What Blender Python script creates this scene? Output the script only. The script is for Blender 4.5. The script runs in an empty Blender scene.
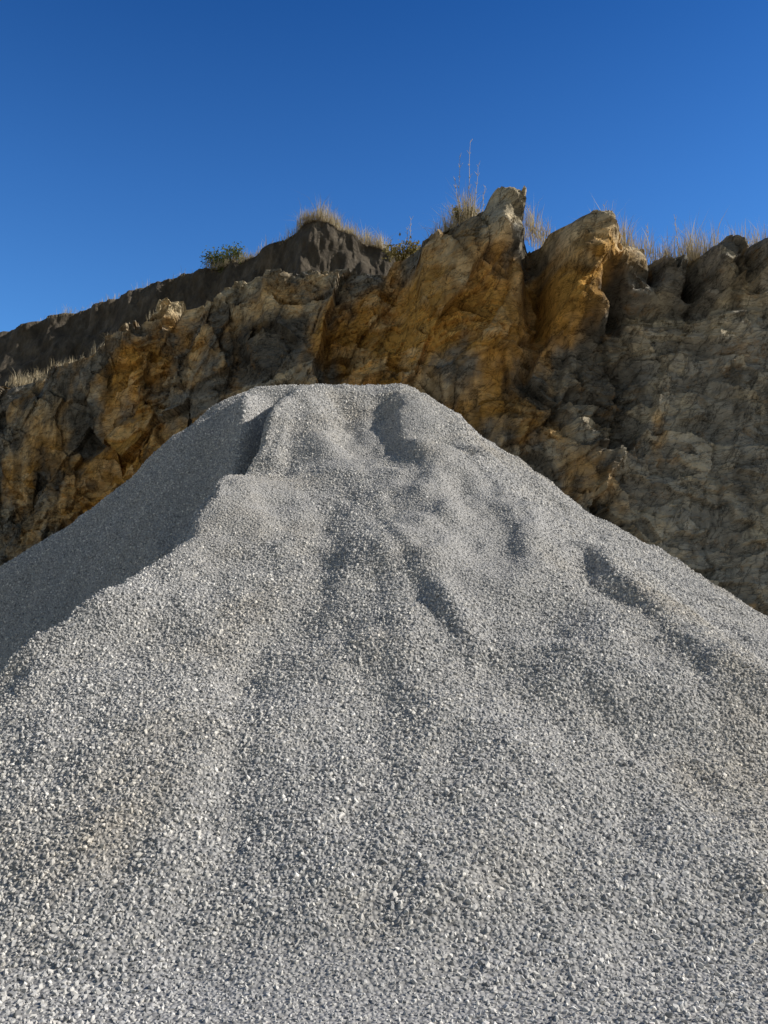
import bpy, math, numpy as np
from mathutils import Vector
rng=np.random.default_rng(7)
scene=bpy.context.scene
scene.view_settings.view_transform='Standard'
scene.view_settings.look='None'
scene.view_settings.exposure=0

# ------------------------------------------------------------ noise helpers
def h3(ix,iy,iz,seed):
    a=(ix.astype(np.int64)*374761393+iy.astype(np.int64)*668265263+iz.astype(np.int64)*2147483647+seed*974634777)&0xffffffff
    a=((a^(a>>13))*1274126177)&0xffffffff
    a=((a^(a>>16))*2246822519)&0xffffffff
    a=a^(a>>15)
    return (a&0xffffff)/float(0xffffff)
def vnoise(P,seed=0):
    F=np.floor(P); f=P-F; F=F.astype(np.int64); w=f*f*f*(f*(f*6-15)+10)
    r=0
    for dx in (0,1):
        wx=w[:,0] if dx else 1-w[:,0]
        for dy in (0,1):
            wy=w[:,1] if dy else 1-w[:,1]
            for dz in (0,1):
                wz=w[:,2] if dz else 1-w[:,2]
                r=r+wx*wy*wz*h3(F[:,0]+dx,F[:,1]+dy,F[:,2]+dz,seed)
    return r*2-1
def fbm(P,seed=0,octv=4,gain=.5,lac=2.03):
    r=0;a=1;t=0
    for o in range(octv):
        r=r+a*vnoise(P*(lac**o)+17.3*o,seed+o); t+=a; a*=gain
    return r/t
def facet(P,scale,seed,slope=.8):
    q=P/np.array(scale); C=np.floor(q).astype(np.int64)
    best=np.full(len(q),1e9); off=np.zeros(len(q)); sec=np.full(len(q),1e9); hid=np.zeros(len(q))
    for i in (-1,0,1):
        for j in (-1,0,1):
            for k in (-1,0,1):
                cx,cy,cz=C[:,0]+i,C[:,1]+j,C[:,2]+k
                px=cx+h3(cx,cy,cz,seed);py=cy+h3(cx,cy,cz,seed+1);pz=cz+h3(cx,cy,cz,seed+2)
                vx,vy,vz=q[:,0]-px,q[:,1]-py,q[:,2]-pz
                d=vx*vx+vy*vy+vz*vz
                hh=h3(cx,cy,cz,seed+3)
                o=(hh-.5)+slope*(vx*(h3(cx,cy,cz,seed+4)-.5)+vz*(h3(cx,cy,cz,seed+5)-.5))*2
                m=d<best
                sec=np.where(m,best,np.minimum(sec,d))
                off=np.where(m,o,off); hid=np.where(m,hh,hid); best=np.where(m,d,best)
    return off, np.sqrt(sec)-np.sqrt(best), hid
def ss(a,b,x):
    t=np.clip((x-a)/(b-a),0,1); return t*t*(3-2*t)
def grid_mesh(name,X,Y,Z,smooth=False):
    ny,nx=X.shape
    co=np.stack([X,Y,Z],-1).reshape(-1,3).astype(np.float32)
    idx=np.arange(nx*ny).reshape(ny,nx)
    q=np.stack([idx[:-1,:-1],idx[:-1,1:],idx[1:,1:],idx[1:,:-1]],-1).reshape(-1,4)
    me=bpy.data.meshes.new(name)
    me.vertices.add(len(co)); me.vertices.foreach_set('co',co.ravel())
    me.loops.add(q.size); me.loops.foreach_set('vertex_index',q.ravel().astype(np.int32))
    me.polygons.add(len(q)); me.polygons.foreach_set('loop_start',np.arange(0,q.size,4,dtype=np.int32))
    me.update(calc_edges=True)
    me.polygons.foreach_set('use_smooth',np.full(len(q),smooth))
    ob=bpy.data.objects.new(name,me); scene.collection.objects.link(ob)
    return ob
def tri_mesh(name,V,T,smooth=False):
    me=bpy.data.meshes.new(name)
    V=np.asarray(V,dtype=np.float32);T=np.asarray(T,dtype=np.int32)
    me.vertices.add(len(V)); me.vertices.foreach_set('co',V.ravel())
    me.loops.add(T.size); me.loops.foreach_set('vertex_index',T.ravel())
    me.polygons.add(len(T)); me.polygons.foreach_set('loop_start',np.arange(0,T.size,3,dtype=np.int32))
    me.update(calc_edges=True)
    ob=bpy.data.objects.new(name,me); scene.collection.objects.link(ob)
    return ob
def fattr(me,name,vals):
    a=me.attributes.new(name,'FLOAT','POINT'); a.data.foreach_set('value',np.asarray(vals,dtype=np.float32).ravel())
def cattr(me,name,rgb):
    a=me.attributes.new(name,'FLOAT_COLOR','POINT')
    c=np.concatenate([rgb,np.ones((len(rgb),1))],1).astype(np.float32); a.data.foreach_set('color',c.ravel())

# ------------------------------------------------------------ node helpers
def mat(name):
    m=bpy.data.materials.new(name); m.use_nodes=True; nt=m.node_tree; nt.nodes.clear()
    o=nt.nodes.new('ShaderNodeOutputMaterial'); b=nt.nodes.new('ShaderNodeBsdfPrincipled')
    nt.links.new(b.outputs[0],o.inputs[0]); b.inputs['Roughness'].default_value=.95
    b.inputs['Specular IOR Level'].default_value=.15
    return m,nt,b
def N(nt,t,**k):
    n=nt.nodes.new(t)
    for a,v in k.items(): setattr(n,a,v)
    return n
def noise(nt,vec,scale,detail=6,rough=.6):
    n=N(nt,'ShaderNodeTexNoise'); n.inputs['Scale'].default_value=scale; n.inputs['Detail'].default_value=detail
    n.inputs['Roughness'].default_value=rough; nt.links.new(vec,n.inputs['Vector']); return n.outputs['Fac']
def ramp(nt,fac,stops):
    r=N(nt,'ShaderNodeValToRGB'); e=r.color_ramp.elements
    while len(e)<len(stops): e.new(.5)
    for i,(p,c) in enumerate(stops): e[i].position=p; e[i].color=(*c,1) if len(c)==3 else c
    nt.links.new(fac,r.inputs[0]); return r.outputs[0]
def mixc(nt,f,a,b,mode='MIX'):
    m=N(nt,'ShaderNodeMix',data_type='RGBA',blend_type=mode)
    for s,v in ((0,f),(6,a),(7,b)):
        if isinstance(v,(int,float)): m.inputs[s].default_value=v
        elif isinstance(v,tuple): m.inputs[s].default_value=(*v,1)
        else: nt.links.new(v,m.inputs[s])
    return m.outputs[2]
def g(v): return (v,v,v)
def bump(nt,bsdf,h,strength,dist,prev=None):
    b=N(nt,'ShaderNodeBump'); b.inputs['Strength'].default_value=strength; b.inputs['Distance'].default_value=dist
    nt.links.new(h,b.inputs['Height'])
    if prev: nt.links.new(prev,b.inputs['Normal'])
    nt.links.new(b.outputs[0],bsdf.inputs['Normal']); return b.outputs[0]

# ------------------------------------------------------------ gravel pile
H=5.33
def line_x(y,pts):
    pts=sorted((b,a) for a,b in pts); ys=[p[0] for p in pts]; xs=[p[1] for p in pts]
    return np.interp(y,ys,xs),ys[0],ys[-1]
def add_line(x,y,pts,amp,wl,wr,fade=.5):
    c,y0,y1=line_x(y,pts); d=x-c
    w=np.where(d<0,wl,wr)
    mod=1+.5*vnoise(np.stack([y*1.1,0*y+pts[0][0]*7,0*y],-1),300)
    return amp*mod*np.exp(-(d/w)**2)*ss(y0-fade,y0+fade,y)*(1-ss(y1-fade*.5,y1+fade,y))
Aline=[(-1.16,12.7),(-1.21,12.39),(-1.42,11.19),(-1.60,9.88),(-1.85,8.5),(-2.25,7.6),(-2.85,6.95),(-3.6,6.4),(-5.5,5.4),(-9,3.6)]
def pile(x,y):
    sh=x.shape; x=x.ravel(); y=y.ravel()
    P=np.stack([x,y,x*0],-1)
    wx=x+.22*fbm(P*.9,11,3)+.09*fbm(P*3.5,12,3); wy=y+.2*fbm(P*1.0,13,3)
    ax,ay,bx,by=-1.9,13.2,0.15,12.9
    kx=np.where(wx<-1.8,1.17,1.18)
    X=(wx+1.8)*kx; AX=(ax+1.8)*1.17; BX=(bx+1.8)*1.18
    dx=BX-AX; dy=by-ay
    t=np.clip(((X-AX)*dx+(wy-ay)*dy)/(dx*dx+dy*dy),0,1)
    r=np.sqrt((X-AX-t*dx)**2+(wy-ay-t*dy)**2)
    ang=np.arctan2(wx+.9,-(wy-13.1)+.001)
    r=np.sqrt(r*r+0.34**2)-0.34
    z=H-.765*r+.0168*r*r
    z=np.where(r>14,H-.765*14+.0168*196,z)
    z+=.22*np.exp(-(((x+3.0)/.75)**2+((y-12.5)/.8)**2))
    c,_,_=line_x(wy,Aline); d=c-wx
    dp_=np.maximum(d,0)
    drop=1.35*(np.sqrt(dp_**2+.03**2)-.03)
    drop=3.2*(1-np.exp(-drop/3.2))
    z-=drop*(1-ss(10.7,13.0,y))*ss(2.5,5.6,y)
    z+=add_line(wx,wy,[p for p in Aline if 6.5<p[1]<10.5],.24,.10,.7)
    z+=add_line(wx,wy,[(-1.2,12.3),(-1.42,11.2),(-1.52,10.4)],.18,.11,.35)
    z+=add_line(wx,wy,[(-2.05,12.3),(-1.99,11.61),(-2.06,10.62),(-2.2,10.0)],.40,.25,.22)
    z+=add_line(wx,wy,[(-1.52,12.4),(-1.66,11.5),(-1.78,10.4)],-.30,.2,.2)
    z+=add_line(wx,wy,[(-.9,12.0),(-.68,11.01),(-.40,8.95),(-.3,7.2)],.10,.18,.5,1.)
    z+=add_line(wx,wy,[(-.62,12.1),(-.48,11.4),(-.3,10.6)],-.18,.14,.25)
    z+=add_line(wx,wy,[(.28,12.1),(.36,11.0),(.42,9.9)],.16,.12,.55,.5)
    z+=add_line(wx,wy,[(.46,8.9),(.5,8.2),(.62,7.6)],.04,.2,.5,.6)
    z+=add_line(wx,wy,[(-.1,12.1),(.0,11.2),(.12,10.2)],-.15,.34,.16,.5)
    z+=add_line(wx,wy,[(.8,11.6),(1.24,10.2),(1.38,8.6)],.12,.35,.4,.8)
    z+=add_line(wx,wy,[(.75,10.8),(.95,9.8),(1.02,8.8)],-.07,.2,.14,.8)
    ylow=np.interp(wx,[-.65,.14,.71,1.43,2.13,3.2],[10.45,7.95,6.64,6.28,6.13,6.4])
    e=(wy-ylow)
    z+=.15*ss(-.22,.35,e)*(1-ss(1.2,3.5,e))*ss(-.5,.6,wx)*(1-ss(2.6,3.6,wx))
    z+=add_line(wx,wy,[(1.98,9.0),(2.08,8.3),(2.2,7.6),(2.36,7.0),(2.6,6.5)],.16,.14,.7,.4)
    z+=add_line(wx,wy,[(1.72,8.8),(1.84,8.0),(2.02,7.3),(2.22,6.8)],-.09,.22,.16,.4)
    z+=add_line(wx,wy,[(2.9,9.6),(3.2,8.6),(3.4,7.6)],.10,.16,.6)
    z+=add_line(wx,wy,[(-1.4,7.6),(-1.5,6.4),(-1.5,5.0)],.06,.35,.6,.9)
    z+=.055*vnoise(np.stack([ang*6,r*.45,r*0],-1),31)*ss(.6,2.5,r)
    z+=.034*vnoise(np.stack([ang*17,r*.6,r*0],-1),32)*ss(.6,2.5,r)
    z+=.06*fbm(P*1.2,33,4)+.026*fbm(P*5,34,3)
    lump=np.exp(-(((x-1.1)/2.3)**2+((y-9.2)/2.8)**2))
    z+=.12*lump*fbm(P*2.1,38,4)
    k=.12
    zg=.04+.03*fbm(P*.7,36,3)
    m=np.maximum(z,zg)+k*np.exp(-np.abs(z-zg)/k)*.35
    return m.reshape(sh)
xs=np.arange(-12,12.01,.045); ys=np.arange(.6,24,.045)
X,Y=np.meshgrid(xs,ys); Z=pile(X,Y)
pl=grid_mesh('gravel_pile',X,Y,Z,smooth=True)
x,y=X.ravel(),Y.ravel()
front=(np.abs(x)<y*.47+.7)&(y<13.3)&(y>3.1)
dens=np.where(front,np.where(y<8,2100.,1700.),50.)
dens=np.where((~front)&(y>2.8)&(y<14.0)&(np.abs(x)<7.5),400.,dens)
fattr(pl.data,'dens',dens)
Pp=np.stack([x,y,0*x],-1)
fine=ss(.0,.5,fbm(Pp*.45+3,51,4)+.6*np.exp(-(((x-1.0)/.7)**2+((y-8.2)/1.6)**2))-.05)
fattr(pl.data,'fine',fine)

def gravel_color(nt,b,instanced):
    gm=N(nt,'ShaderNodeNewGeometry'); pos=gm.outputs['Position']
    n1=noise(nt,pos,.55,5,.6)
    tint=ramp(nt,n1,[(.38,(.55,.535,.51)),(.55,(.555,.535,.50)),(.72,(.55,.505,.435))])
    if instanced:
        oi=N(nt,'ShaderNodeObjectInfo')
        v=ramp(nt,oi.outputs['Random'],[(0,(.38,.39,.41)),(.3,(.76,.77,.79)),(.6,(1.0,1.0,1.0)),(.88,(1.14,1.12,1.08)),(1,(1.6,1.58,1.55))])
        c=mixc(nt,1.0,tint,v,'MULTIPLY')
        n2=noise(nt,pos,60,3,.6)
        c=mixc(nt,.6,c,ramp(nt,n2,[(.3,g(.7)),(.7,g(1.2))]),'MULTIPLY')
    else:
        vo=N(nt,'ShaderNodeTexVoronoi'); vo.inputs['Scale'].default_value=42; nt.links.new(pos,vo.inputs['Vector'])
        v=ramp(nt,vo.outputs['Distance'],[(0,g(.9)),(.5,g(.65)),(1,g(.35))])
        c=mixc(nt,1.0,tint,v,'MULTIPLY')
        bump(nt,b,vo.outputs['Distance'],1.0,.012)
        nt.nodes[-1].invert=True
    nt.links.new(c,b.inputs['Base Color'])
m_grav,nt,b=mat('gravel_bed'); gravel_color(nt,b,False)
m_stone,nt,b=mat('gravel_stone'); gravel_color(nt,b,True)
pl.data.materials.append(m_grav)

ng=bpy.data.node_groups.new('scatter_gravel','GeometryNodeTree')
ng.interface.new_socket('Geometry',in_out='INPUT',socket_type='NodeSocketGeometry')
ng.interface.new_socket('Geometry',in_out='OUTPUT',socket_type='NodeSocketGeometry')
gi=ng.nodes.new('NodeGroupInput'); go=ng.nodes.new('NodeGroupOutput'); Lk=ng.links.new
dp=ng.nodes.new('GeometryNodeDistributePointsOnFaces'); dp.distribute_method='RANDOM'
Lk(gi.outputs[0],dp.inputs['Mesh'])
na=ng.nodes.new('GeometryNodeInputNamedAttribute'); na.data_type='FLOAT'; na.inputs['Name'].default_value='dens'
Lk(na.outputs['Attribute'],dp.inputs['Density'])
g2i=ng.nodes.new('GeometryNodeGeometryToInstance')
for k in range(6):
    ico=ng.nodes.new('GeometryNodeMeshIcoSphere'); ico.inputs['Radius'].default_value=1; ico.inputs['Subdivisions'].default_value=1
    sp=ng.nodes.new('GeometryNodeSetPosition'); rv=ng.nodes.new('FunctionNodeRandomValue'); rv.data_type='FLOAT_VECTOR'
    a=.36
    rv.inputs[0].default_value=(-a,-a,-a); rv.inputs[1].default_value=(a,a,a)
    rv.inputs['Seed'].default_value=10+k
    Lk(ico.outputs[0],sp.inputs['Geometry']); Lk(rv.outputs[0],sp.inputs['Offset'])
    tr=ng.nodes.new('GeometryNodeTransform'); tr.inputs['Scale'].default_value=[(1,.8,.7),(1.1,.75,.6),(.9,.9,.8),(1.2,.7,.65),(1,1,.55),(1,.85,.8)][k]
    Lk(sp.outputs[0],tr.inputs[0])
    sm=ng.nodes.new('GeometryNodeSetMaterial'); sm.inputs['Material'].default_value=m_stone
    Lk(tr.outputs[0],sm.inputs[0])
    shd=ng.nodes.new('GeometryNodeSetShadeSmooth'); shd.inputs['Shade Smooth'].default_value=False
    Lk(sm.outputs[0],shd.inputs[0]); Lk(shd.outputs[0],g2i.inputs[0])
ip=ng.nodes.new('GeometryNodeInstanceOnPoints'); ip.inputs['Pick Instance'].default_value=True
Lk(dp.outputs['Points'],ip.inputs['Points']); Lk(g2i.outputs[0],ip.inputs['Instance'])
ri=ng.nodes.new('FunctionNodeRandomValue'); ri.data_type='INT'
ri.inputs[4].default_value=0; ri.inputs[5].default_value=5
Lk(ri.outputs[2],ip.inputs['Instance Index'])
rr=ng.nodes.new('FunctionNodeRandomValue'); rr.data_type='FLOAT_VECTOR'; rr.inputs[1].default_value=(6.28,6.28,6.28); rr.inputs['Seed'].default_value=3
Lk(rr.outputs[0],ip.inputs['Rotation'])
rs=ng.nodes.new('FunctionNodeRandomValue'); rs.data_type='FLOAT'; rs.inputs[2].default_value=0; rs.inputs[3].default_value=1; rs.inputs['Seed'].default_value=5
pw=ng.nodes.new('ShaderNodeMath'); pw.operation='POWER'; pw.inputs[1].default_value=3.0; Lk(rs.outputs[1],pw.inputs[0])
mr=ng.nodes.new('ShaderNodeMapRange'); mr.inputs['To Min'].default_value=.0078; mr.inputs['To Max'].default_value=.0195; Lk(pw.outputs[0],mr.inputs['Value'])
nf=ng.nodes.new('GeometryNodeInputNamedAttribute'); nf.data_type='FLOAT'; nf.inputs['Name'].default_value='fine'
fm=ng.nodes.new('ShaderNodeMapRange'); fm.inputs['To Min'].default_value=1.0; fm.inputs['To Max'].default_value=.65; Lk(nf.outputs['Attribute'],fm.inputs['Value'])
mm=ng.nodes.new('ShaderNodeMath'); mm.operation='MULTIPLY'; Lk(mr.outputs[0],mm.inputs[0]); Lk(fm.outputs[0],mm.inputs[1])
Lk(mm.outputs[0],ip.inputs['Scale'])
jg=ng.nodes.new('GeometryNodeJoinGeometry'); Lk(gi.outputs[0],jg.inputs[0]); Lk(ip.outputs[0],jg.inputs[0])
Lk(jg.outputs[0],go.inputs[0])
md=pl.modifiers.new('gravel','NODES'); md.node_group=ng

# ------------------------------------------------------------ ground
xs=np.concatenate([np.linspace(-500,-60,12),np.linspace(-56,56,90),np.linspace(60,500,12)])
ysg=np.concatenate([np.linspace(-500,-40,12),np.linspace(-36,60,80),np.linspace(65,500,12)])
X,Y=np.meshgrid(xs,ysg); Pg=np.stack([X.ravel(),Y.ravel(),0*X.ravel()],-1)
Zg=.06*fbm(Pg*.2,60,3).reshape(X.shape)-.08
gr=grid_mesh('ground',X,Y,Zg,True)
m,nt,b=mat('quarry_ground'); gm=N(nt,'ShaderNodeNewGeometry')
nn=noise(nt,gm.outputs['Position'],.4,8,.7); nt.links.new(ramp(nt,nn,[(.3,(.32,.275,.21)),(.7,(.44,.40,.33))]),b.inputs['Base Color'])
bump(nt,b,noise(nt,gm.outputs['Position'],12,6,.7),.8,.05)
gr.data.materials.append(m)

# ------------------------------------------------------------ cliff
rim=np.array([(-60,52,12.5),(-36,49,13.2),(-19.6,44,14.2),(-14.6,41,14.6),(-11.2,39,15.6),(-10,38,16.3),(-6.2,36.5,16.6),(-2.2,34.5,16.4),(.62,33,16.1),
(1.75,32,16.3),(2.67,31.5,16.8),(3.94,31,17.1),(4.87,31,17.1),(5.41,31,16.6),(5.95,31,16.1),(6.55,30.4,15.9),(7.8,30.3,15.7),(8.57,30.5,15.4),
(9.83,30.5,15.2),(11.1,30.5,15.0),(11.6,30.1,15.1),(12.5,30,15.2),(13.75,30,15.2),(18,29.4,15.8),(26,28,16.),(45,24,15.5)])
sx=np.concatenate([np.linspace(-60,-24,110)[:-1],np.linspace(-24,16,820),np.linspace(16,45,110)[1:]])
ry=np.interp(sx,rim[:,0],rim[:,1]); rz=np.interp(sx,rim[:,0],rim[:,2])
nT=320
T=np.linspace(0,1,nT)
back=np.array([.08,.18,.3,.45,.62,.85,1.1,1.5,2.,2.6,3.4,4.4,5.5,7.5,10,13,17,22,28,36,46])
Xc=[];Yc=[];Zc=[];F=[]
for t in T:
    Xc.append(sx); Yc.append(ry-2.8*(1-t)**1.1); Zc.append(rz*t-1.0*(1-t)); F.append(np.full_like(sx,1.))
for bk in back:
    pz=16.0+(-.12*np.clip(-8-sx,0,20)); e=1-math.exp(-bk/2.2)
    Xc.append(sx); Yc.append(ry+bk); Zc.append(rz*(1-e)+pz*e-0.05*min(bk,3)); F.append(np.full_like(sx,math.exp(-bk/1.0)))
Xc=np.array(Xc);Yc=np.array(Yc);Zc=np.array(Zc);F=np.array(F)
P=np.stack([Xc.ravel(),Yc.ravel(),Zc.ravel()],-1); f=F.ravel(); x=P[:,0]; z=P[:,2]
W=np.stack([fbm(P*.3,70,4),fbm(P*.3,75,4),fbm(P*.3,80,4)],-1)
PW=P+W*.7+.07*np.stack([fbm(P*2,85,3),0*x,fbm(P*2,88,3)],-1)
PW[:,1]=PW[:,1]*.3
def rot(Q,deg):
    t=math.radians(deg); c_,s_=math.cos(t),math.sin(t)
    return np.stack([Q[:,0]*c_-Q[:,2]*s_,Q[:,1],Q[:,0]*s_+Q[:,2]*c_],-1)
PS=rot(PW,28); PB=rot(PW,8)
o1,e1,i1=facet(PS,(3.2,6,6.5),100,1.1)
o2,e2,i2=facet(PS,(1.4,3,2.1),110,1.0)
o3,e3,i3=facet(PB+5,(1.1,2,.5),120,.8)
o4,e4,i4=facet(PB+5,(.45,1,.2),130,.8)
oj,ej,ij=facet(rot(PW,-35)+9,(.6,2,2.2),135,1.0)
slab=ss(7.4,9.4,x+.5*W[:,0])*(1-ss(13.0,14.4,z+.6*W[:,0]))
rough=1-.8*slab
patch=ss(-.3,.25,fbm(P*.3+30,139,3))
D=rough*(1.15*o1+.5*o2)+(.10+.22*patch*rough)*o3+(.05+.09*patch)*o4+.18*patch*oj*rough+.6*fbm(P*.35,140,5)*rough+.06*fbm(P*3,150,3)+slab*.12*o3
def blob(cx,cz,rx,rz_,a,pw=2.6):
    q=(np.abs((x-cx+.3*W[:,1])/rx)**pw+np.abs((z-cz+.3*W[:,2])/rz_)**pw)
    return a*np.exp(-q**1.9)
D+=blob(3.2,12.8,1.9,3.2,1.0)+blob(4.6,16.2,.85,1.1,1.2)+blob(3.3,15.6,1.0,.9,.6)
D+=blob(6.9,13.4,1.0,1.3,1.8)+blob(7.2,15.1,1.0,.75,1.6)+blob(8.9,14.3,.9,.9,1.5)+blob(10.3,14.5,.6,.6,1.2)+blob(12.0,14.6,.8,.6,1.3)+blob(13.6,14.7,.8,.55,1.3)
D-=blob(5.5,14.6,.55,2.0,1.3)+blob(8.05,13.4,.45,1.1,.9)+blob(10,13.2,2.8,.45,.8)+blob(.4,14.6,.6,1.2,.6)+blob(11.1,14.6,.3,.8,.9)+blob(9.75,14.9,.25,.7,.6)+blob(12.9,14.8,.25,.6,.8)
co=P.copy()
co[:,1]-=D*f
co[:,0]+=(.10*o2+.05*o3)*f*rough
co[:,2]+=(.10*o2+.05*o3)*f*ss(.5,3,z)+.10*fbm(P*.5,160,4)*(1-f)
rimw=ss(-1.8,.0,z-np.tile(rz,len(T)+len(back)))*f
dome=blob(7.2,16.0,1.0,1.2,.22)+blob(8.9,15.6,.85,1.2,.22)+blob(10.3,15.5,.6,1,.2)+blob(12.0,15.5,.8,1.,.2)+blob(13.6,15.6,.8,1.,.15)+blob(4.6,17.2,.9,1.2,.35)+blob(3.5,16.9,.6,1,.2)
co[:,2]+=rimw*(.22*(i2-.5)+.2*(i3-.5))*ss(1.2,2.6,x)+dome*rimw+rimw*.35*(i2-.5)*ss(-16,-11,x)*(1-ss(1.2,2.6,x))
ny,nx=Xc.shape
cl=grid_mesh('quarry_cliff',co[:,0].reshape(ny,nx),co[:,1].reshape(ny,nx),co[:,2].reshape(ny,nx),False)
n1=fbm(P*.2+9,170,5); n2=fbm(P*.8,180,6,.6); n3=fbm(np.stack([x*1.6,P[:,1],z*.3],-1),190,5,.6); n4=fbm(P*.45+40,195,5,.6)
def mk(cx,cz,rx,rz_): return np.exp(-(((x-cx)/rx)**2+((z-cz)/rz_)**2))
om=.10+1.0*n1+1.0*n4+.6*n2+.3*(i2-.5)+.3*(i1-.5)+.9*mk(-13,9,4.,3)+1.2*mk(.6,12.6,1.9,1.8)+1.3*mk(9.3,9.3,.45,3)+1.6*mk(6.6,13.4,1.3,1.6)-.7*ss(7.6,9.5,x)-.4*mk(-8,5,6,4)+.6*mk(4,12,1.6,3)+.45*mk(-6,14,5,2)+.3*mk(6,10,2,2)+1.1*mk(8.6,14.6,3,.7)
om=ss(.0,.85,om)[:,None]
sl_=slab[:,None]
grey=np.array([.245,.228,.19])*(1+.5*sl_); ochre=np.array([.60,.325,.075]); cream=np.array([.66,.54,.34]); dark=np.array([.045,.038,.03])
col=grey*(1-om)+ochre*om
cm=np.clip(.04+.9*n2+.5*(i3-.5)+.5*(i2-.5)+1.1*mk(4.7,16.8,1.1,1)+.9*mk(-8,16.4,3,.6)+.3*ss(13.8,15,z)*ss(5.8,6.5,x),0,1)[:,None]*.85
col=col*(1-cm)+cream*cm
dk=np.clip(ss(.1,.45,n3+.3*(i2-.5))+ss(.2,.5,-n1-.3*n2)*(1-slab*.8),0,1)[:,None]*.52
col=col*(1-dk)+dark*dk
col*=(.8+.4*i3)[:,None]
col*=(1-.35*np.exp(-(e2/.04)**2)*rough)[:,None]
top=(1-f)[:,None]; col=col*(1-top)+np.array([.22,.17,.10])*top
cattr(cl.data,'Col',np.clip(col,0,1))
m,nt,b=mat('quarry_rock'); gm=N(nt,'ShaderNodeNewGeometry'); pos=gm.outputs['Position']
at=N(nt,'ShaderNodeAttribute',attribute_name='Col')
nd=N(nt,'ShaderNodeTexNoise'); nd.inputs['Scale'].default_value=.8; nd.inputs['Detail'].default_value=6; nt.links.new(pos,nd.inputs['Vector'])
def stretched(rotv,scl,dist):
    wv=N(nt,'ShaderNodeVectorMath',operation='MULTIPLY_ADD'); nt.links.new(nd.outputs['Color'],wv.inputs[0]); wv.inputs[1].default_value=(dist,)*3; nt.links.new(pos,wv.inputs[2])
    mp=N(nt,'ShaderNodeMapping',vector_type='POINT'); mp.inputs['Rotation'].default_value=rotv; nt.links.new(wv.outputs[0],mp.inputs[0])
    m2=N(nt,'ShaderNodeMapping'); m2.inputs['Scale'].default_value=scl; nt.links.new(mp.outputs[0],m2.inputs[0]); return m2.outputs[0]
vb=stretched((0,.14,0),(.5,.5,3.6),.8); bed=noise(nt,vb,1.0,7,.68)
vj=stretched((0,-.45,0),(1.9,.6,.3),1.0); jnt=noise(nt,vj,1.0,6,.62)
def linecrack(fac,w):
    s=N(nt,'ShaderNodeMath',operation='SUBTRACT'); nt.links.new(fac,s.inputs[0]); s.inputs[1].default_value=.5
    a=N(nt,'ShaderNodeMath',operation='ABSOLUTE'); nt.links.new(s.outputs[0],a.inputs[0])
    return ramp(nt,a.outputs[0],[(0,g(.25)),(w,g(1))])
ck1=linecrack(bed,.02); ck2=linecrack(jnt,.015)
fn=noise(nt,pos,2.4,11,.7)
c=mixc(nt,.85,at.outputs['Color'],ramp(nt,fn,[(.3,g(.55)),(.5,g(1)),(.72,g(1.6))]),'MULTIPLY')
c=mixc(nt,.8,c,ck1,'MULTIPLY'); c=mixc(nt,.7,c,ck2,'MULTIPLY')
on=noise(nt,pos,1.0,9,.72)
c=mixc(nt,ramp(nt,on,[(.56,g(0)),(.69,g(.4))]),c,(.50,.26,.06))
nt.links.new(c,b.inputs['Base Color'])
p1=bump(nt,b,fn,.8,.14); p2=bump(nt,b,bed,.8,.18,p1); p3=bump(nt,b,ck2,.6,.07,p2); bump(nt,b,noise(nt,pos,12,6,.7),.6,.04,p3)
cl.data.materials.append(m)

# ------------------------------------------------------------ overburden bank on top (hill)
cr=np.array([(-70,54,16),(-40,52,17.3),(-22.5,50,19.3),(-16.4,49,20.7),(-10.25,47,21.8),(-7.85,46,21.9),(-5.3,45,22.5),(-4.25,44,23.3),(-3.36,44,23.4),(-2.05,44,22.6),(.57,44,21.3),(4,44,19.8),(10,44,18.3),(25,45,17),(60,48,16)])
sx=np.linspace(-58,44,800); sx=np.sort(np.concatenate([sx,np.linspace(-22,5,360)]))
cy=np.interp(sx,cr[:,0],cr[:,1]); cz=np.interp(sx,cr[:,0],cr[:,2])
ryh=np.interp(sx,rim[:,0],rim[:,1]); rzh=np.interp(sx,rim[:,0],rim[:,2])
bz=np.interp(sx,[-70,-36,-19.6,-14.6,-10,60],[11.5,12.9,14.1,14.8,16.2,15.9])
HX,HY,HZ=[],[],[];inner=[]
wb=np.minimum(3.6,(cy-ryh)*.6)
for q in np.linspace(0,1,14)[:-1]:
    HX.append(sx); HY.append((ryh+1.6)*(1-q)+(cy-wb)*q); HZ.append((np.minimum(rzh,bz)-1.2)*(1-q)+bz*q); inner.append(np.full_like(sx,q**2))
for q in np.linspace(0,1,80):
    HX.append(sx); HY.append(cy-wb*(1-q)); HZ.append(bz+(cz-bz)*(.75*q+.25*q**2.5)); inner.append(np.ones_like(sx))
for o in [.2,.5,1,1.7,2.6,4,6,9,13,18,25,34,45,60,80]:
    HX.append(sx); HY.append(cy+o); HZ.append(cz-.05*o); inner.append(np.ones_like(sx))
HX=np.array(HX);HY=np.array(HY);HZ=np.array(HZ);a=np.array(inner).ravel()
P=np.stack([HX.ravel(),HY.ravel(),HZ.ravel()],-1)
nr=fbm(np.stack([P[:,0]*1.1,P[:,1]*.4,P[:,2]*.4],-1),200,5)
P[:,1]-=.8*nr*a; P[:,2]+=.22*fbm(P*.9,210,4)*a
hl=grid_mesh('hill',P[:,0].reshape(HX.shape),P[:,1].reshape(HX.shape),P[:,2].reshape(HX.shape),True)
m,nt,b=mat('overburden_soil'); gm=N(nt,'ShaderNodeNewGeometry'); pos=gm.outputs['Position']
mp=N(nt,'ShaderNodeMapping'); mp.inputs['Scale'].default_value=(1,1,.45); nt.links.new(pos,mp.inputs[0])
nn=noise(nt,mp.outputs[0],1.3,9,.7)
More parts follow.
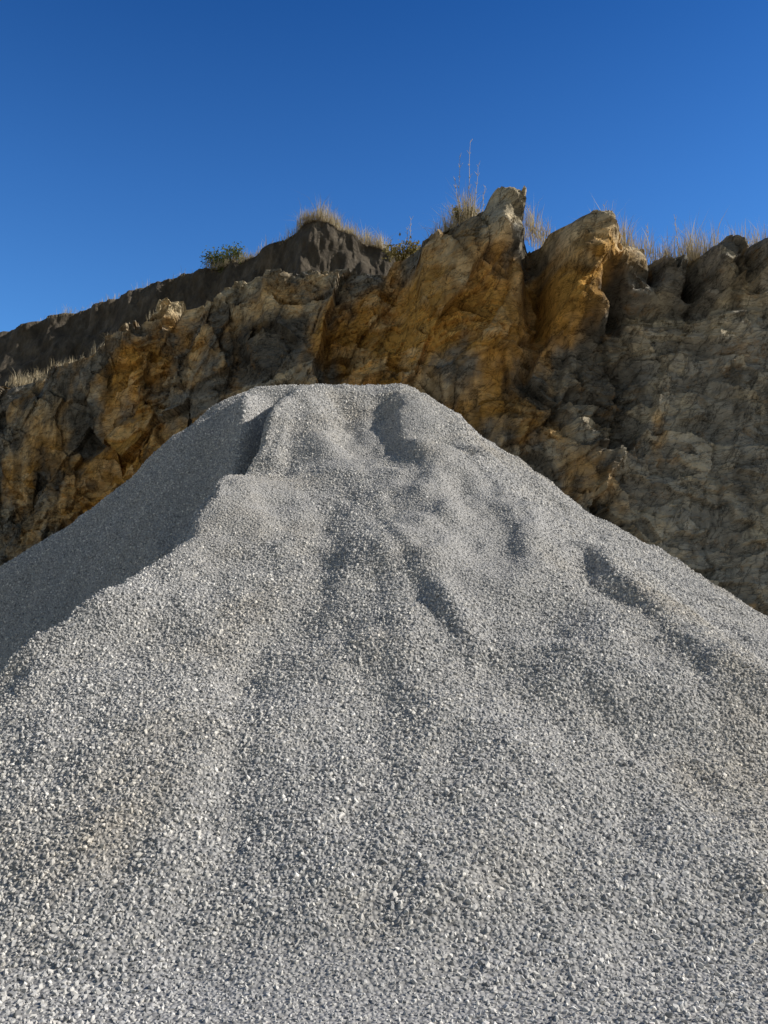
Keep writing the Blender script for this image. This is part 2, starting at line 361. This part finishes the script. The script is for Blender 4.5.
soil=ramp(nt,nn,[(.3,(.06,.05,.04)),(.52,(.12,.10,.075)),(.7,(.23,.195,.15))])
sp=N(nt,'ShaderNodeSeparateXYZ'); nt.links.new(gm.outputs['Normal'],sp.inputs[0])
c=mixc(nt,ramp(nt,sp.outputs[2],[(.8,g(0)),(.95,g(1))]),soil,(.24,.20,.11))
nt.links.new(c,b.inputs['Base Color']); bump(nt,b,noise(nt,pos,5,8,.7),.9,.25)
hl.data.materials.append(m)

# ------------------------------------------------------------ vegetation
def rim_at(x): return np.interp(x,rim[:,0],rim[:,1]),np.interp(x,rim[:,0],rim[:,2])
def crest_at(x): return np.interp(x,cr[:,0],cr[:,1]),np.interp(x,cr[:,0],cr[:,2])
def veg_mat(name,cols,trans=.25):
    m,nt,b=mat(name); at=N(nt,'ShaderNodeAttribute',attribute_name='v')
    nt.links.new(ramp(nt,at.outputs['Fac'],[(i/(len(cols)-1),c) for i,c in enumerate(cols)]),b.inputs['Base Color'])
    tr=N(nt,'ShaderNodeBsdfTranslucent'); nt.links.new(b.inputs['Base Color'].links[0].from_socket,tr.inputs[0])
    mx=N(nt,'ShaderNodeMixShader'); mx.inputs[0].default_value=trans
    o=[n for n in nt.nodes if n.type=='OUTPUT_MATERIAL'][0]
    nt.links.new(b.outputs[0],mx.inputs[1]); nt.links.new(tr.outputs[0],mx.inputs[2]); nt.links.new(mx.outputs[0],o.inputs[0])
    return m
m_dry=veg_mat('dry_grass',[(.30,.23,.13),(.54,.45,.29),(.70,.61,.43)],.35)
m_grn=veg_mat('shrub_leaves',[(.06,.08,.025),(.12,.15,.05),(.22,.22,.09)])
m_yel=veg_mat('yellow_leaves',[(.12,.09,.03),(.22,.18,.06),(.34,.28,.11)])
def blades(name,bases,heights,width,material,spread=.42):
    n=len(bases); az=rng.uniform(0,6.283,n); ln=rng.normal(0,spread,n)
    lean=np.stack([np.cos(az)*np.abs(ln),np.sin(az)*np.abs(ln)],-1)
    wa=rng.uniform(0,6.283,n); wv=np.stack([np.cos(wa),np.sin(wa),0*wa],-1)*width*rng.uniform(.6,1.4,n)[:,None]
    mid=bases+np.stack([lean[:,0]*heights*.35,lean[:,1]*heights*.35,heights*.55],-1)
    tip=bases+np.stack([lean[:,0]*heights,lean[:,1]*heights,heights*(1-.3*np.abs(ln))],-1)
    V=np.stack([bases-wv,bases+wv,mid-wv*.8,mid+wv*.8,tip],1).reshape(-1,3)
    k=np.arange(n)[:,None]*5
    T=np.concatenate([k+[0,1,3],k+[0,3,2],k+[2,3,4]],0)
    ob=tri_mesh(name,V,T); fattr(ob.data,'v',np.repeat(rng.uniform(0,1,n),5)); ob.data.materials.append(material); return ob
B=[];Hh=[]
def clump(xc,n,wx,h,fn,back=(0.1,1.2),dz=-.15):
    xx=xc+rng.normal(0,wx,n); yy,zz=fn(xx)
    B.append(np.stack([xx,yy+rng.uniform(*back,n),zz+dz+0*xx],-1)); Hh.append(h*rng.uniform(.2,1.1,n)*np.exp(-((xx-xc)/(wx*2.2))**2))
for xc,n,w,h in [(2.4,350,.35,1.3),(3.1,600,.28,1.7),(2.0,150,.3,1.0),(5.6,220,.25,1.4),(6.0,110,.2,1.1),(7.7,120,.2,1.4),(8.2,330,.2,2.0),(8.8,430,.25,1.7),(9.6,220,.3,1.2),
                 (10.4,200,.25,1.2),(11.2,350,.22,1.8),(11.8,220,.3,1.4),(12.8,200,.3,1.3),(13.6,260,.35,1.4),(15,300,1,1.2)]:
    clump(xc,n,w,h,rim_at,(.0,1.5),.12)
for xc in rng.uniform(-19,-9.5,16): clump(xc,80,.35,rng.uniform(.4,.95),rim_at,(.1,1.8),.15)
for xc in np.arange(-4.4,1.6,.33): clump(xc+rng.normal(0,.1),int(rng.uniform(120,350)),.22,rng.uniform(.5,1.6),crest_at,(-.4,1.2))
for xc in np.arange(-9.6,-5,.4): clump(xc,160,.3,rng.uniform(.4,1.0),crest_at,(-.3,1.2))
for xc in rng.uniform(-20,-10,14): clump(xc,70,.4,rng.uniform(.3,.8),crest_at,(-.3,1.2))
gob=blades('dry_grass',np.concatenate(B),np.concatenate(Hh),.009,m_dry)

def shrub(name,c,rad,n,material,seed):
    r=np.random.default_rng(seed)
    V=[];T=[];vv=[]
    ends=[]
    for i in range(11):
        a=r.uniform(0,6.28); q=np.array([math.cos(a)*rad*.8,math.sin(a)*rad*.8,rad*r.uniform(.6,1.4)])*r.uniform(.5,1)
        p0=np.array(c); p1=p0+q; w=.025; s=np.array([w,0,0]); s2=np.array([0,w,0]); k=len(V)
        V+= [p0-s,p0+s,p1,p0-s2,p0+s2]; T+=[(k,k+1,k+2),(k+3,k+4,k+2)]; vv+=[0]*5
        ends.append(p1)
    for i in range(n):
        e=ends[r.integers(len(ends))]; 
        p=e+r.normal(0,rad*.2,3)*np.array([1,1,.8])
        if r.random()<.4: p=np.array(c)+(e-np.array(c))*r.uniform(.1,.9)+r.normal(0,rad*.15,3)
        a=r.normal(0,1,3); a/=np.linalg.norm(a); bb=r.normal(0,1,3); bb-=a*bb.dot(a); bb/=np.linalg.norm(bb)
        s=.07*r.uniform(.6,1.3); k=len(V); V+=[p-a*s,p+bb*s*.5,p+a*s,p-bb*s*.5]; T+=[(k,k+1,k+2),(k,k+2,k+3)]; vv+=[r.uniform(.1,1)]*4
    ob=tri_mesh(name,V,T); fattr(ob.data,'v',vv); ob.data.materials.append(material); return ob
yy,zz=crest_at(-8.9); shrub('shrub',(-8.9,yy+.3,zz-.2),1.15,2400,m_grn,1)
yy,zz=crest_at(-7.6); shrub('shrub',(-7.7,yy+.6,zz-.3),.7,700,m_grn,2)
shrub('shrub',(.75,33.8,16.5),.75,900,m_yel,3)
shrub('shrub',(3.1,31.9,17.1),.5,420,m_yel,4)

V=[];T=[]
def stick(p0,p1,w0,w1):
    p0=np.array(p0,float);p1=np.array(p1,float); k=len(V)
    for s0 in range(3):
        a=s0*2.094; V.append(p0+np.array([math.cos(a),math.sin(a),0])*w0)
    for s0 in range(3):
        a=s0*2.094; V.append(p1+np.array([math.cos(a),math.sin(a),0])*w1)
    for s0 in range(3):
        j=(s0+1)%3; T.extend([(k+s0,k+j,k+3+j),(k+s0,k+3+j,k+3+s0)])
for bx,h,lx in [(2.85,3.3,.02),(2.95,2.3,-.1),(3.2,3.9,.03),(3.4,2.9,.08),(3.4,2.0,-.08),(3.65,2.1,.1),(.9,1.6,.02),(.98,2.0,.05),(5.7,1.5,-.1),(8.3,2.2,.05),(8.6,1.8,-.1),(11.2,2.0,-.05),(9.9,1.5,.1),(12.6,1.5,.08)]:
    p=np.array([bx,31.9 if bx>2 else 33.6,np.interp(bx,[0,2,3,5,8,12],[16,16.3,16.6,16.4,15.7,15.2])]); n=8; q=p
    for i in range(n):
        r_=p+np.array([lx*h*((i+1)/n)**1.5+rng.normal(0,.012),rng.normal(0,.015),h*(i+1)/n]); stick(q,r_,.018*(1-i/n*.6),.018*(1-(i+1)/n*.6)); q=r_
        if i>=3:
            for _ in range(3):
                a=rng.uniform(0,6.28); l=rng.uniform(.06,.22); stick(q,q+np.array([math.cos(a)*l*.6,math.sin(a)*l*.6,l]),.009,.006)
wd=tri_mesh('dead_weed_stalks',V,T); fattr(wd.data,'v',np.full(len(V),.7)); wd.data.materials.append(m_dry)

# ------------------------------------------------------------ light, sky, camera
EL,AZ=33.5,-1.5
S=Vector((math.cos(math.radians(EL))*math.cos(math.radians(AZ)),math.cos(math.radians(EL))*math.sin(math.radians(AZ)),math.sin(math.radians(EL))))
sl=bpy.data.lights.new('sun','SUN'); sl.energy=5; sl.angle=math.radians(.53); sl.color=(1,.955,.89)
so=bpy.data.objects.new('sun',sl); so.rotation_euler=(-S).to_track_quat('-Z','Y').to_euler(); so.location=(30,0,30); scene.collection.objects.link(so)
w=bpy.data.worlds.new('World'); scene.world=w; w.use_nodes=True; nt=w.node_tree; nt.nodes.clear()
sk=N(nt,'ShaderNodeTexSky',sky_type='NISHITA'); sk.sun_disc=False; sk.sun_elevation=math.radians(EL); sk.sun_rotation=math.radians(90-AZ)
sk.altitude=800; sk.air_density=1; sk.dust_density=.2; sk.ozone_density=3
tc=N(nt,'ShaderNodeTexCoord'); sep=N(nt,'ShaderNodeSeparateXYZ'); nt.links.new(tc.outputs['Generated'],sep.inputs[0])
mrn=N(nt,'ShaderNodeMapRange',interpolation_type='SMOOTHSTEP'); nt.links.new(sep.outputs[1],mrn.inputs['Value'])
mrn.inputs['From Min'].default_value=-.1; mrn.inputs['From Max'].default_value=.55
deep=mixc(nt,1.0,sk.outputs[0],(.28,.83,1.62),'MULTIPLY')
alt=ramp(nt,sep.outputs[2],[(.30,(2.8,1.8,1.28)),(.46,(1.8,1.42,1.16)),(.65,(.70,.90,.90))])
deep=mixc(nt,1.0,deep,alt,'MULTIPLY')
haze=mixc(nt,1.0,sk.outputs[0],(1.25,1.03,.80),'MULTIPLY')
skc=mixc(nt,mrn.outputs[0],haze,deep)
bg=N(nt,'ShaderNodeBackground'); bg.inputs[1].default_value=.086; ow=N(nt,'ShaderNodeOutputWorld')
nt.links.new(skc,bg.inputs[0]); nt.links.new(bg.outputs[0],ow.inputs[0])
cam=bpy.data.cameras.new('camera'); co_=bpy.data.objects.new('camera',cam); scene.collection.objects.link(co_)
cam.sensor_fit='VERTICAL'; cam.angle_y=math.radians(60); cam.clip_end=3000
co_.location=(0,0,1.6); co_.rotation_euler=(math.radians(98),0,0); scene.camera=co_
